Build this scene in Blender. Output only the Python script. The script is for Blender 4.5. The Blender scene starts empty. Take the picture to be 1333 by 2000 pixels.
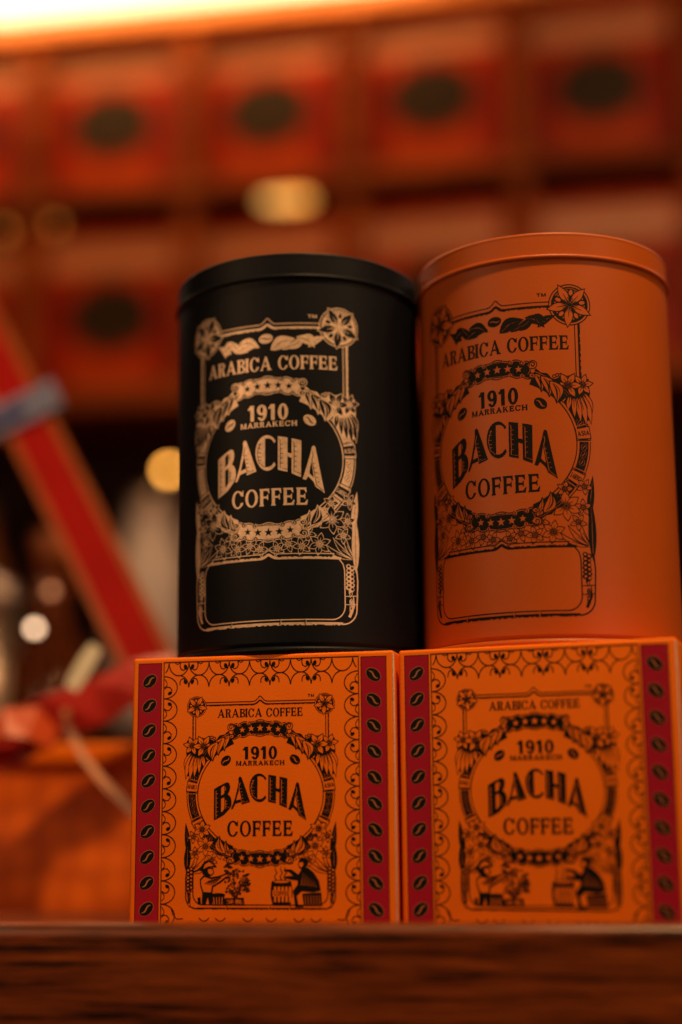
import bpy, bmesh, math, random
from math import sin, cos, pi, radians, sqrt, atan2
from mathutils import Vector, Matrix
from mathutils.geometry import delaunay_2d_cdt
random.seed(7)
SC = bpy.context.scene
COL = SC.collection

# ------------------------------------------------------------------ camera
PITCH, ROLL = radians(11.5493), radians(0.4827)
fwd = Vector((0, cos(PITCH), sin(PITCH)))
up0 = Vector((0, -sin(PITCH), cos(PITCH)))
rt0 = Vector((1, 0, 0))
right = rt0*cos(ROLL) - up0*sin(ROLL)
up = rt0*sin(ROLL) + up0*cos(ROLL)
cd = bpy.data.cameras.new('camera')
cam = bpy.data.objects.new('camera', cd)
COL.objects.link(cam)
cam.matrix_world = Matrix(((right.x, up.x, -fwd.x, 0), (right.y, up.y, -fwd.y, 0), (right.z, up.z, -fwd.z, 0), (0, 0, 0, 1)))
cd.sensor_fit = 'VERTICAL'
cd.sensor_height = 36
cd.lens = 54.22
cd.clip_start = 0.02
cd.clip_end = 50
cd.dof.use_dof = True
cd.dof.focus_distance = 0.553
cd.dof.aperture_fstop = 2.3
SC.camera = cam

# ------------------------------------------------------------------ world and lamps
w = bpy.data.worlds.new('World')
SC.world = w
w.use_nodes = True
bgn = w.node_tree.nodes['Background']
bgn.inputs[0].default_value = (1.0, 0.45, 0.18, 1)
bgn.inputs[1].default_value = 0.030
SC.view_settings.view_transform = 'Standard'
SC.view_settings.look = 'None'
SC.view_settings.exposure = 0
SC.view_settings.gamma = 1
SC.cycles.use_denoising = True
SC.cycles.sample_clamp_indirect = 4

def area(name, loc, target, sx, sy, power, col):
    l = bpy.data.lights.new(name, 'AREA')
    l.shape = 'RECTANGLE'
    l.size, l.size_y = sx, sy
    l.energy = power
    l.color = col
    o = bpy.data.objects.new(name, l)
    COL.objects.link(o)
    o.location = loc
    o.rotation_euler = (Vector(target) - Vector(loc)).to_track_quat('-Z', 'Y').to_euler()
    return o
WARM = (1.0, 0.60, 0.26)
area('overhead_spot', (0.20, 0.17, 1.15), (0.02, 0.54, 0.04), 0.08, 0.08, 15.5, WARM)
area('overhead_spot_right', (0.52, 0.20, 0.62), (0.08, 0.56, 0.09), 0.06, 0.06, 0.9, WARM)
area('counter_glow', (0.55, -0.02, 0.16), (0.04, 0.56, 0.05), 0.35, 0.30, 0.7, (1.0, 0.62, 0.36))
area('room_glow_left', (-0.8, -0.6, 0.6), (-0.1, 0.7, 0.04), 0.6, 0.6, 1.2, (1.0, 0.60, 0.34))
area('hamper_fill', (-0.42, 0.30, 0.30), (-0.25, 0.80, 0.0), 0.2, 0.2, 0.6, (1.0, 0.56, 0.26))  # added fill that brightens the hamper front, no lamp stands there
area('cove_light', (-0.27, 1.57, 0.985), (-0.265, 1.62, 0.87), 0.75, 0.02, 2.0, (1.0, 0.58, 0.22)).rotation_euler.z = radians(-9.2)
area('shelf_fill', (-0.45, 1.30, 1.08), (-0.30, 1.60, 0.74), 0.45, 0.06, 1.15, (1.0, 0.54, 0.17))

# ------------------------------------------------------------------ materials
def new_mat(name):
    m = bpy.data.materials.new(name)
    m.use_nodes = True
    nt = m.node_tree
    return m, nt, nt.nodes['Principled BSDF']

def paint(name, col, rough=0.4, var=0.06, scale=60.0, bump=0.0, bscale=900.0, metallic=0.0, spec=0.5, coat=0.0):
    m, nt, b = new_mat(name)
    N, L = nt.nodes, nt.links
    tc = N.new('ShaderNodeTexCoord')
    nz = N.new('ShaderNodeTexNoise')
    nz.inputs['Scale'].default_value = scale
    nz.inputs['Detail'].default_value = 6
    L.new(tc.outputs['Object'], nz.inputs['Vector'])
    cr = N.new('ShaderNodeValToRGB')
    cr.color_ramp.elements[0].position = 0.3
    cr.color_ramp.elements[1].position = 0.7
    cr.color_ramp.elements[0].color = tuple(c*(1-var) for c in col) + (1,)
    cr.color_ramp.elements[1].color = tuple(min(1, c*(1+var)) for c in col) + (1,)
    L.new(nz.outputs['Fac'], cr.inputs['Fac'])
    L.new(cr.outputs['Color'], b.inputs['Base Color'])
    mr = N.new('ShaderNodeMapRange')
    mr.inputs['To Min'].default_value = max(0.02, rough-0.05)
    mr.inputs['To Max'].default_value = rough+0.05
    L.new(nz.outputs['Fac'], mr.inputs['Value'])
    L.new(mr.outputs['Result'], b.inputs['Roughness'])
    b.inputs['Metallic'].default_value = metallic
    b.inputs['Specular IOR Level'].default_value = spec
    b.inputs['Coat Weight'].default_value = coat
    b.inputs['Coat Roughness'].default_value = 0.15
    if bump:
        n2 = N.new('ShaderNodeTexNoise')
        n2.inputs['Scale'].default_value = bscale
        n2.inputs['Detail'].default_value = 3
        L.new(tc.outputs['Object'], n2.inputs['Vector'])
        bp = N.new('ShaderNodeBump')
        bp.inputs['Strength'].default_value = bump
        bp.inputs['Distance'].default_value = 0.0003
        L.new(n2.outputs['Fac'], bp.inputs['Height'])
        L.new(bp.outputs['Normal'], b.inputs['Normal'])
    return m

def wood(name, dark, mid, light, scale=1.0, rough=0.35, coat=0.3, spec=0.4, stops=(0.36, 0.47, 0.72), fine=30):
    m, nt, b = new_mat(name)
    N, L = nt.nodes, nt.links
    tc = N.new('ShaderNodeTexCoord')
    mp = N.new('ShaderNodeMapping')
    mp.inputs['Scale'].default_value = (3.5*scale if fine < 60 else 4.6*scale, fine*scale, fine*scale)
    mp.inputs['Rotation'].default_value = (0, radians(6 if fine < 60 else 3.5), 0)
    L.new(tc.outputs['Object'], mp.inputs['Vector'])
    n0 = N.new('ShaderNodeTexNoise')
    n0.inputs['Scale'].default_value = 3.2
    n0.inputs['Detail'].default_value = 8
    n0.inputs['Roughness'].default_value = 0.62
    n0.inputs['Distortion'].default_value = 0.35
    L.new(mp.outputs['Vector'], n0.inputs['Vector'])
    cr = N.new('ShaderNodeValToRGB')
    e = cr.color_ramp.elements
    e[0].position, e[0].color = stops[0], dark + (1,)
    e[1].position, e[1].color = stops[2], light + (1,)
    x = e.new(stops[1])
    x.color = mid + (1,)
    L.new(n0.outputs['Fac'], cr.inputs['Fac'])
    mp2 = N.new('ShaderNodeMapping')
    mp2.inputs['Scale'].default_value = (40*scale, 420*scale, 420*scale)
    L.new(tc.outputs['Object'], mp2.inputs['Vector'])
    n1 = N.new('ShaderNodeTexNoise')
    n1.inputs['Scale'].default_value = 1.0
    n1.inputs['Detail'].default_value = 4
    L.new(mp2.outputs['Vector'], n1.inputs['Vector'])
    mx = N.new('ShaderNodeMix')
    mx.data_type = 'RGBA'
    mx.blend_type = 'MULTIPLY'
    mx.inputs['Factor'].default_value = 0.55
    g = N.new('ShaderNodeValToRGB')
    g.color_ramp.elements[0].position, g.color_ramp.elements[0].color = 0.35, (0.35, 0.3, 0.28, 1)
    g.color_ramp.elements[1].position, g.color_ramp.elements[1].color = 0.6, (1, 1, 1, 1)
    L.new(n1.outputs['Fac'], g.inputs['Fac'])
    L.new(cr.outputs['Color'], mx.inputs['A'])
    L.new(g.outputs['Color'], mx.inputs['B'])
    L.new(mx.outputs['Result'], b.inputs['Base Color'])
    b.inputs['Roughness'].default_value = rough
    b.inputs['Coat Weight'].default_value = coat
    b.inputs['Coat Roughness'].default_value = 0.07
    b.inputs['Specular IOR Level'].default_value = spec
    bp = N.new('ShaderNodeBump')
    bp.inputs['Strength'].default_value = 0.25
    bp.inputs['Distance'].default_value = 0.0005
    L.new(n1.outputs['Fac'], bp.inputs['Height'])
    L.new(bp.outputs['Normal'], b.inputs['Normal'])
    return m

def glow(name, col, strength):
    m, nt, b = new_mat(name)
    b.inputs['Base Color'].default_value = col + (1,)
    b.inputs['Emission Color'].default_value = col + (1,)
    b.inputs['Emission Strength'].default_value = strength
    return m

def glassy(name, col, rough=0.03):
    m, nt, b = new_mat(name)
    b.inputs['Base Color'].default_value = col + (1,)
    b.inputs['Roughness'].default_value = rough
    b.inputs['Transmission Weight'].default_value = 0.9
    b.inputs['IOR'].default_value = 1.45
    return m

M = {}
M['black_tin'] = paint('black_tin_paint', (0.0034, 0.0046, 0.0090), 0.48, 0.05, 40, 0.12, 1400, spec=0.15)
M['orange_tin'] = paint('orange_tin_paint', (0.44, 0.084, 0.008), 0.44, 0.03, 40, 0.12, 1400, spec=0.28)
M['gold_ink'] = paint('gold_ink', (0.74, 0.53, 0.39), 0.42, 0.16, 700, metallic=0.35)
M['black_ink'] = paint('black_ink', (0.005, 0.004, 0.004), 0.6, 0.1, 300, spec=0.15)
M['orange_card'] = paint('orange_card', (0.88, 0.178, 0.005), 0.45, 0.03, 80, 0.15, 1200, spec=0.15)
M['red_ink'] = paint('red_ink', (0.36, 0.007, 0.030), 0.5, 0.04, 120, spec=0.15)
M['tan_ink'] = paint('tan_ink', (0.50, 0.17, 0.05), 0.45, 0.04, 120)
M['worn_card'] = paint('worn_card_edge', (0.62, 0.50, 0.44), 0.8, 0.12, 500)
M['counter_wood'] = wood('counter_oak', (0.022, 0.005, 0.001), (0.16, 0.036, 0.007), (0.34, 0.085, 0.017))
M['shelf_wood'] = wood('shelf_wood', (0.10, 0.018, 0.002), (0.22, 0.040, 0.005), (0.34, 0.065, 0.008), 0.4, 0.6, 0.0, 0.08)
M['dark_wood'] = wood('dark_wood', (0.010, 0.003, 0.002), (0.035, 0.009, 0.004), (0.06, 0.014, 0.006), 0.4, 0.6, 0.0, 0.08)
M['rail_wood'] = wood('rail_oak', (0.020, 0.0036, 0.0006), (0.15, 0.028, 0.0030), (0.33, 0.068, 0.010), 1.2, 0.36, 0.35, 0.35, (0.38, 0.47, 0.75), 85)
M['cornice'] = paint('orange_lacquer', (0.80, 0.22, 0.03), 0.4, 0.1, 20)
M['package_orange'] = paint('package_orange', (0.38, 0.033, 0.001), 0.5, 0.3, 30, spec=0.08)
M['package_red'] = paint('package_red', (0.20, 0.006, 0.001), 0.5, 0.1, 30, spec=0.08)
M['package_pale'] = paint('package_pale', (0.42, 0.14, 0.05), 0.5, 0.15, 60)
M['package_dark'] = paint('package_dark', (0.024, 0.010, 0.003), 0.5, 0.3, 60, spec=0.1)

# ------------------------------------------------------------------ building helpers
def new_obj(name, verts, faces, mat, parent=None, smooth=False, loc=None, rz=0.0):
    me = bpy.data.meshes.new(name)
    me.from_pydata([tuple(v) for v in verts], [], faces)
    me.materials.append(mat)
    me.update()
    if smooth:
        me.polygons.foreach_set('use_smooth', [True]*len(me.polygons))
    o = bpy.data.objects.new(name, me)
    COL.objects.link(o)
    if parent:
        o.parent = parent
    if loc is not None:
        o.location = loc
    o.rotation_euler = (0, 0, rz)
    return o

def tag(o, label=None, cat=None, group=None, kind=None):
    if label: o['label'] = label
    if cat: o['category'] = cat
    if group: o['group'] = group
    if kind: o['kind'] = kind
    return o

def empty(name, loc, rot=(0, 0, 0)):
    o = bpy.data.objects.new(name, None)
    COL.objects.link(o)
    o.location = loc
    o.rotation_euler = rot
    o.empty_display_size = 0.02
    return o

def box_mesh(x0, x1, y0, y1, z0, z1, bev=0.0, seg=3):
    bm = bmesh.new()
    bmesh.ops.create_cube(bm, size=1)
    for v in bm.verts:
        v.co = Vector(((x0+x1)/2+v.co.x*(x1-x0), (y0+y1)/2+v.co.y*(y1-y0), (z0+z1)/2+v.co.z*(z1-z0)))
    if bev:
        bmesh.ops.bevel(bm, geom=bm.edges[:], offset=bev, segments=seg, profile=0.6, affect='EDGES')
    return bm

def from_bm(name, bm, mat, parent=None, smooth=True):
    me = bpy.data.meshes.new(name)
    bm.to_mesh(me)
    bm.free()
    me.materials.append(mat)
    if smooth:
        me.polygons.foreach_set('use_smooth', [True]*len(me.polygons))
        me.set_sharp_from_angle(angle=radians(50))
    o = bpy.data.objects.new(name, me)
    COL.objects.link(o)
    if parent:
        o.parent = parent
    return o

def box(name, dims, mat, parent=None, bev=0.0, seg=3):
    return from_bm(name, box_mesh(*dims, bev, seg), mat, parent)

def lathe(name, prof, mat, parent=None, n=192, closed=False):
    vs, fs = [], []
    m = len(prof)
    for i in range(n):
        a = 2*pi*i/n
        for r, z in prof:
            vs.append((r*cos(a), r*sin(a), z))
    rng = m if closed else m-1
    for i in range(n):
        j = (i+1) % n
        for k in range(rng):
            k2 = (k+1) % m
            fs.append((i*m+k, j*m+k, j*m+k2, i*m+k2))
    bm = bmesh.new()
    bv = [bm.verts.new(v) for v in vs]
    for f in fs:
        bm.faces.new([bv[q] for q in f])
    bmesh.ops.remove_doubles(bm, verts=bm.verts[:], dist=1e-6)
    bmesh.ops.dissolve_degenerate(bm, edges=bm.edges[:], dist=1e-7)
    bmesh.ops.recalc_face_normals(bm, faces=bm.faces[:])
    return from_bm(name, bm, mat, parent)

def arc(cx, cz, r, a0, a1, n=6):
    return [(cx+r*cos(radians(a0+(a1-a0)*i/n)), cz+r*sin(radians(a0+(a1-a0)*i/n))) for i in range(n+1)]

def tube(name, pts, r, mat, parent=None, seg=8):
    vs, fs = [], []
    pts = [Vector(p) for p in pts]
    for i, p in enumerate(pts):
        d = (pts[min(i+1, len(pts)-1)]-pts[max(i-1, 0)]).normalized()
        a = d.cross(Vector((0.13, 0.9, 0.31))).normalized()
        b = d.cross(a)
        for k in range(seg):
            t = 2*pi*k/seg
            vs.append(p+r*(a*cos(t)+b*sin(t)))
    for i in range(len(pts)-1):
        for k in range(seg):
            k2 = (k+1) % seg
            fs.append((i*seg+k, i*seg+k2, (i+1)*seg+k2, (i+1)*seg+k))
    fs.append(tuple(range(seg-1, -1, -1)))
    fs.append(tuple((len(pts)-1)*seg+k for k in range(seg)))
    return new_obj(name, vs, fs, mat, parent, True)

def band(name, pts, widthdir, width, thick, mat, parent=None):
    """a ribbon of real thickness along pts; widthdir one vector or a list"""
    vs, fs = [], []
    pts = [Vector(p) for p in pts]
    for i, p in enumerate(pts):
        d = (pts[min(i+1, len(pts)-1)]-pts[max(i-1, 0)]).normalized()
        wd = Vector(widthdir[i] if isinstance(widthdir, list) else widthdir).normalized()
        wd = (wd-d*wd.dot(d)).normalized()
        nn = d.cross(wd).normalized()
        W = (width[i] if isinstance(width, list) else width)/2
        for a, b in ((-1, -1), (1, -1), (1, 1), (-1, 1)):
            vs.append(p+wd*a*W+nn*b*thick/2)
    for i in range(len(pts)-1):
        for k in range(4):
            k2 = (k+1) % 4
            fs.append((i*4+k, i*4+k2, i*4+4+k2, i*4+4+k))
    fs.append((3, 2, 1, 0))
    fs.append(tuple((len(pts)-1)*4+k for k in range(4)))
    return new_obj(name, vs, fs, mat, parent)

# ------------------------------------------------------------------ flat print: vector artwork, painter's order,
# united into one non-overlapping sheet and laid on the surface it is printed on (units: millimetres)
class Art:
    def __init__(s, ox=0, oy=0, sx=1.0, sy=1.0):
        s.sh = []
        s.T = (ox, oy, sx, sy)
    def P(s, pts, ink=1):
        ox, oy, sx, sy = s.T
        s.sh.append(([(ox+x*sx, oy+y*sy) for x, y in pts], ink))
    def rect(s, x0, y0, x1, y1, ink=1):
        s.P([(x0, y0), (x1, y0), (x1, y1), (x0, y1)], ink)
    def ell(s, cx, cy, rx, ry=None, rot=0, ink=1, n=18):
        ry = rx if ry is None else ry
        c, q = cos(rot), sin(rot)
        s.P([(cx+rx*cos(t)*c-ry*sin(t)*q, cy+rx*cos(t)*q+ry*sin(t)*c) for t in (2*pi*i/n for i in range(n))], ink)
    def line(s, pts, w, ink=1):
        n = len(pts)
        L, R = [], []
        for i, (x, y) in enumerate(pts):
            x0, y0 = pts[max(i-1, 0)]
            x1, y1 = pts[min(i+1, n-1)]
            dx, dy = x1-x0, y1-y0
            d = sqrt(dx*dx+dy*dy) or 1
            h = (w[i] if isinstance(w, (list, tuple)) else w)/2
            nx, ny = -dy/d*h, dx/d*h
            L.append((x+nx, y+ny))
            R.append((x-nx, y-ny))
        for i in range(n-1):
            q = [L[i], L[i+1], R[i+1], R[i]]
            a = sum(q[k][0]*q[(k+1) % 4][1]-q[(k+1) % 4][0]*q[k][1] for k in range(4))
            if abs(a) > 1e-7:
                s.P(q if a > 0 else q[::-1], ink)
    def leaf(s, x0, y0, x1, y1, w, o=0.22, rib=True, fill=0, bend=0.0):
        """pointed leaf or petal: an ink outline, an open or filled middle, a midrib"""
        dx, dy = x1-x0, y1-y0
        L = sqrt(dx*dx+dy*dy)
        ux, uy = dx/L, dy/L
        def shape(k0, k1, ww):
            up_, dn = [], []
            for i in range(8):
                t = i/7
                u = k0+(k1-k0)*t
                h = ww*sin(pi*t**0.85)
                c = bend*L*sin(pi*u)
                up_.append((x0+ux*L*u-uy*(c+h), y0+uy*L*u+ux*(c+h)))
                dn.append((x0+ux*L*u-uy*(c-h), y0+uy*L*u+ux*(c-h)))
            return dn+up_[::-1][1:-1]
        s.P(shape(0, 1, w/2), 1)
        if not fill:
            s.P(shape(o/L*1.4, 1-o/L*2.2, w/2-o), 0)
            if rib:
                s.line([(x0+dx*.05, y0+dy*.05), (x0+dx*.5-uy*bend*L*.9, y0+dy*.5+ux*bend*L*.9)], [o*1.7, o*.4], 1)
        else:
            s.line([(x0+dx*.1, y0+dy*.1), (x0+dx*.5-uy*bend*L, y0+dy*.5+ux*bend*L), (x0+dx*.85, y0+dy*.85)], [o*.8, o*.7, o*.3], 0)
    def flower(s, cx, cy, r, rot=90, n=5, w=0.62, o=0.24, heart=True):
        for k in range(n):
            a = radians(rot+k*360/n)
            s.leaf(cx+.08*r*cos(a), cy+.08*r*sin(a), cx+r*cos(a), cy+r*sin(a), r*w, o)
        if heart:
            for k in range(n):
                a = radians(rot+k*360/n)
                for d, l in ((-.28, .34), (0, .44), (.28, .34)):
                    s.line([(cx, cy), (cx+r*l*cos(a+d), cy+r*l*sin(a+d))], [o*1.2, o*.5])
            for k in range(n*2):
                a = radians(rot+18+k*180/n)
                s.line([(cx+.07*r*cos(a), cy+.07*r*sin(a)), (cx+.24*r*cos(a), cy+.24*r*sin(a))], o*.6, 0)
    def star(s, cx, cy, r, ink=0, rot=90):
        s.P([(cx+(r if k % 2 == 0 else r*.42)*cos(radians(rot+36*k)), cy+(r if k % 2 == 0 else r*.42)*sin(radians(rot+36*k))) for k in range(10)], ink)
    def bean(s, cx, cy, a, b, rot, seam=0.42, ink=1):
        s.ell(cx, cy, a, b, rot, ink, 22)
        c, q = cos(rot), sin(rot)
        pts = []
        for i in range(9):
            t = -1+2*i/8
            u, v = t*a*.78, -b*.20*sin(t*pi)
            pts.append((cx+u*c-v*q, cy+u*q+v*c))
        s.line(pts, [seam*k for k in (.3, .7, .9, 1, 1, 1, .9, .7, .3)], 1-ink)
    def curl(s, cx, cy, r, a0, turns, w, ink=1, shrink=.25, drop=0):
        n = max(6, int(abs(turns)*18))
        pts = []
        for i in range(n+1):
            t = i/n
            a = radians(a0)+turns*2*pi*t
            rr = r*(1-(1-shrink)*t)
            pts.append((cx+rr*cos(a), cy+rr*sin(a)))
        s.line(pts, w, ink)
        if drop:
            s.ell(pts[-1][0], pts[-1][1], drop, drop*.8, 0, ink, 10)
    def build(s, name, mapper, mat, parent, grid=None, kind=None):
        V, F = [], []
        for pts, ink in s.sh:
            b = len(V)
            a = sum(pts[k][0]*pts[(k+1) % len(pts)][1]-pts[(k+1) % len(pts)][0]*pts[k][1] for k in range(len(pts)))
            if a < 0:
                pts = pts[::-1]
            V += [Vector(p) for p in pts]
            F.append(list(range(b, b+len(pts))))
        E = []
        if grid:
            xs, ys = [v.x for v in V], [v.y for v in V]
            x = math.floor(min(xs)/grid)*grid
            while x < max(xs)+grid:
                b = len(V)
                V += [Vector((x+.0137, min(ys)-1)), Vector((x+.0137, max(ys)+1))]
                E.append((b, b+1))
                x += grid
        ov, oe, of, _, _, src = delaunay_2d_cdt(V, E, F, 1, 1e-5, True)
        used, vs, fs = {}, [], []
        for f, sr in zip(of, src):
            if not sr or not s.sh[max(sr)][1]:
                continue
            q = []
            for i in f:
                if i not in used:
                    used[i] = len(vs)
                    vs.append(mapper(ov[i].x, ov[i].y))
                q.append(used[i])
            fs.append(q)
        o = new_obj(name, vs, fs, mat, parent)
        return o

# ------------------------------------------------------------------ lettering
def glyph(ch, sw, t, sf):
    """polygons (pts, ink) of a capital of height 1; sw stem, t thin stroke, sf serif length"""
    o = []
    R = lambda x0, y0, x1, y1, i=1: o.append(([(x0, y0), (x1, y0), (x1, y1), (x0, y1)], i))
    def El(cx, cy, rx, ry, i=1, a0=0, a1=360, n=22):
        o.append(([(cx+rx*cos(radians(a0+(a1-a0)*k/n)), cy+ry*sin(radians(a0+(a1-a0)*k/n))) for k in range(n if a1-a0 == 360 else n+1)], i))
    def S(x0, x1, y):      # serif slab under / over a stem x0..x1
        if sf:
            h = t*.62
            if y == 0: o.append(([(x0-sf, 0), (x1+sf, 0), (x1+sf, h*.6), (x1, h*1.5), (x0, h*1.5), (x0-sf, h*.6)], 1))
            else: o.append(([(x0-sf, 1), (x0-sf, 1-h*.6), (x0, 1-h*1.5), (x1, 1-h*1.5), (x1+sf, 1-h*.6), (x1+sf, 1)], 1))
    m = sf
    if ch == 'I':
        R(m, 0, m+sw, 1); S(m, m+sw, 0); S(m, m+sw, 1); return o, 2*m+sw
    if ch in 'EF':
        R(m, 0, m+sw, 1); S(m, m+sw, 0); S(m, m+sw, 1)
        W = m+sw+.36
        R(m, 1-t, W, 1); R(m, .5-t/2, W-.08, .5+t/2)
        if sf:
            o.append(([(W, 1), (W+.02, .72), (W-.03, .72), (W-.12, 1-t)], 1))
            o.append(([(W-.06, .34), (W-.06, .66), (W-.10, .66), (W-.17, .5), (W-.10, .34)], 1))
        if ch == 'E':
            R(m, 0, W+.03, t)
            if sf: o.append(([(W+.04, 0), (W+.09, .30), (W+.04, .30), (W-.10, t)], 1))
            return o, W+.09
        return o, W+.02
    if ch in 'CO':
        rx = .40 if sf else .38
        El(rx, .5, rx, .53); El(rx, .5, rx-sw*.95, .53-t*.8, 0)
        if ch == 'C':
            o.append(([(rx+.10, .5), (rx+.9, .36), (rx+.9, .66)], 0))
            o.append(([(rx*1.45, .30), (rx+.7, .30), (rx+.7, .70), (rx*1.45, .70)], 0))
            if sf: o.append(([(rx*2-.035, 1.02), (rx*2-.035, .66), (rx*2-.075, .66), (rx*2-.20, .90), (rx*2-.09, .93), (rx*2-.07, 1.02)], 1))
        return o, rx*2
    if ch in 'BRP':
        x1 = m+sw
        rb = .23
        El(x1+.12, .76, rb+.06, .24, 1, -90, 90); R(m, .52, x1+.13, 1)
        if ch == 'B':
            El(x1+.13, .26, rb+.10, .26, 1, -90, 90); R(m, 0, x1+.14, .52)
            El(x1+.10, .26, rb+.10-sw*.75, .26-t, 0, -90, 90); R(x1, t, x1+.11, .52-t*.6, 0)
        El(x1+.10, .76, rb+.06-sw*.75, .24-t, 0, -90, 90); R(x1, .52+t*.4, x1+.11, 1-t, 0)
        if ch == 'R':
            o.append(([(x1+.08, .53), (x1+.08+sw*.9, .55), (x1+.42, .0), (x1+.42-sw*1.05, 0)], 1))
            if sf: o.append(([(x1+.42-sw, 0), (x1+.50, 0), (x1+.50, t*.4), (x1+.36, t*.9)], 1))
        R(m, 0, x1, 1); S(m, x1, 0)
        if sf: o.append(([(0, 1), (0, 1-t*.5), (m, 1-t), (m, 1)], 1))
        return o, x1+(.50 if ch == 'R' else .38)
    if ch == 'A':
        W = .80
        th = t*1.15 if sf else sw*.9
        o.append(([(m+.0, 0), (m+th, 0), (m+W/2+.03, .94), (m+W/2-.03, 1.03), (m+W/2-.06, 1.0)], 1))
        o.append(([(m+W-sw*1.15, 0), (m+W, 0), (m+W/2+.05, 1.03), (m+W/2-.05, 1.03), (m+W/2-.06, .9)], 1))
        R(m+.16, .28, m+W-.22, .28+t)
        S(m+.01, m+th, 0); S(m+W-sw*1.1, m+W, 0)
        return o, W+2*m
    if ch == 'M':
        W = .86
        l = sw*.72 if sf else sw
        R(m, 0, m+l, 1); R(m+W-sw, 0, m+W, 1)
        o.append(([(m, 1), (m+sw*1.05, 1), (m+W/2+.05, .0), (m+W/2-.05, 0)], 1))
        o.append(([(m+W-sw*.95, 1), (m+W, 1), (m+W/2+.05, 0), (m+W/2-.05, 0)], 1))
        S(m, m+l, 0); S(m+W-sw, m+W, 0)
        return o, W+2*m
    if ch == 'K':
        R(m, 0, m+sw, 1)
        o.append(([(m+sw, .30), (m+sw, .50), (m+.50, 1), (m+.66, 1)], 1))
        o.append(([(m+sw+.08, .52), (m+sw+.22, .62), (m+.74, 0), (m+.74-sw*1.2, 0)], 1))
        S(m, m+sw, 0); S(m, m+sw, 1)
        return o, .74+2*m
    if ch == 'H':
        W = .72
        R(m, 0, m+sw, 1); R(m+W-sw, 0, m+W, 1); R(m, .5-t/2, m+W, .5+t/2)
        for y in (0, 1): S(m, m+sw, y); S(m+W-sw, m+W, y)
        return o, W+2*m
    if ch == 'T':
        R(.27, 0, .27+sw, 1); R(0, 1-t, .54+sw, 1); S(.27, .27+sw, 0)
        return o, .54+sw
    if ch == 'S':
        a = Art()
        a.line([(.54, .80), (.45, .93), (.28, .96), (.10, .86), (.08, .70), (.20, .58), (.42, .46), (.54, .30), (.48, .10), (.28, .04), (.12, .08), (.03, .22)], [t*.9]+[t]*4+[sw]*3+[t]*3+[t*.9])
        return a.sh, .6
    if ch == '1':
        R(.16, 0, .16+sw, 1)
        o.append(([(.16, .80), (.16, 1), (.13, 1), (.09, .88), (.0, .82), (0, .72), (.16, .72)], 1))
        if sf: R(.07, 0, .25+sw, t*.5)
        return o, .25+sw
    if ch == '0':
        El(.31, .5, .31, .52); El(.31, .5, .31-sw*.92, .52-t*.9, 0)
        return o, .62
    if ch == '9':
        El(.31, .5, .31, .52)
        El(.31, .5, .31-sw*.9, .52-t*.9, 0)
        o.append(([(-.05, .22), (-.05, .60), (.34, .60), (.34, .22)], 0))
        El(.30, .68, .30, .34); El(.30, .68, .30-sw*.92, .34-t*.9, 0)
        o.append(([(.62, .68), (.62, .44), (.60, .30), (.56, .18), (.56-sw*.85, .24), (.62-sw*.9, .42), (.62-sw*.9, .68)], 1))
        return o, .62
    if ch == '.':
        R(.05, 0, .05+t, t); return o, .22
    if ch == ',':
        return o, .2
    return o, .38

def text(a, s, x0, x1, y, h, sw=.17, t=.085, sf=.07, gap=.09, rot=0.0, sheer=0.0):
    gs = [glyph(c, sw, t, sf) for c in s]
    W = sum(g[1] for g in gs)+gap*(len(s)-1)
    k = (x1-x0)/(W*h)
    x = 0
    c, q = cos(rot), sin(rot)
    for (polys, w_) in gs:
        for pts, ink in polys:
            pp = []
            for px, py in pts:
                u, v = (x+px)*h*k, py*h
                pp.append((x0+u*c-v*q, y+u*q+v*c))
            a.P(pp, ink)
        x += w_+gap

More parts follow.
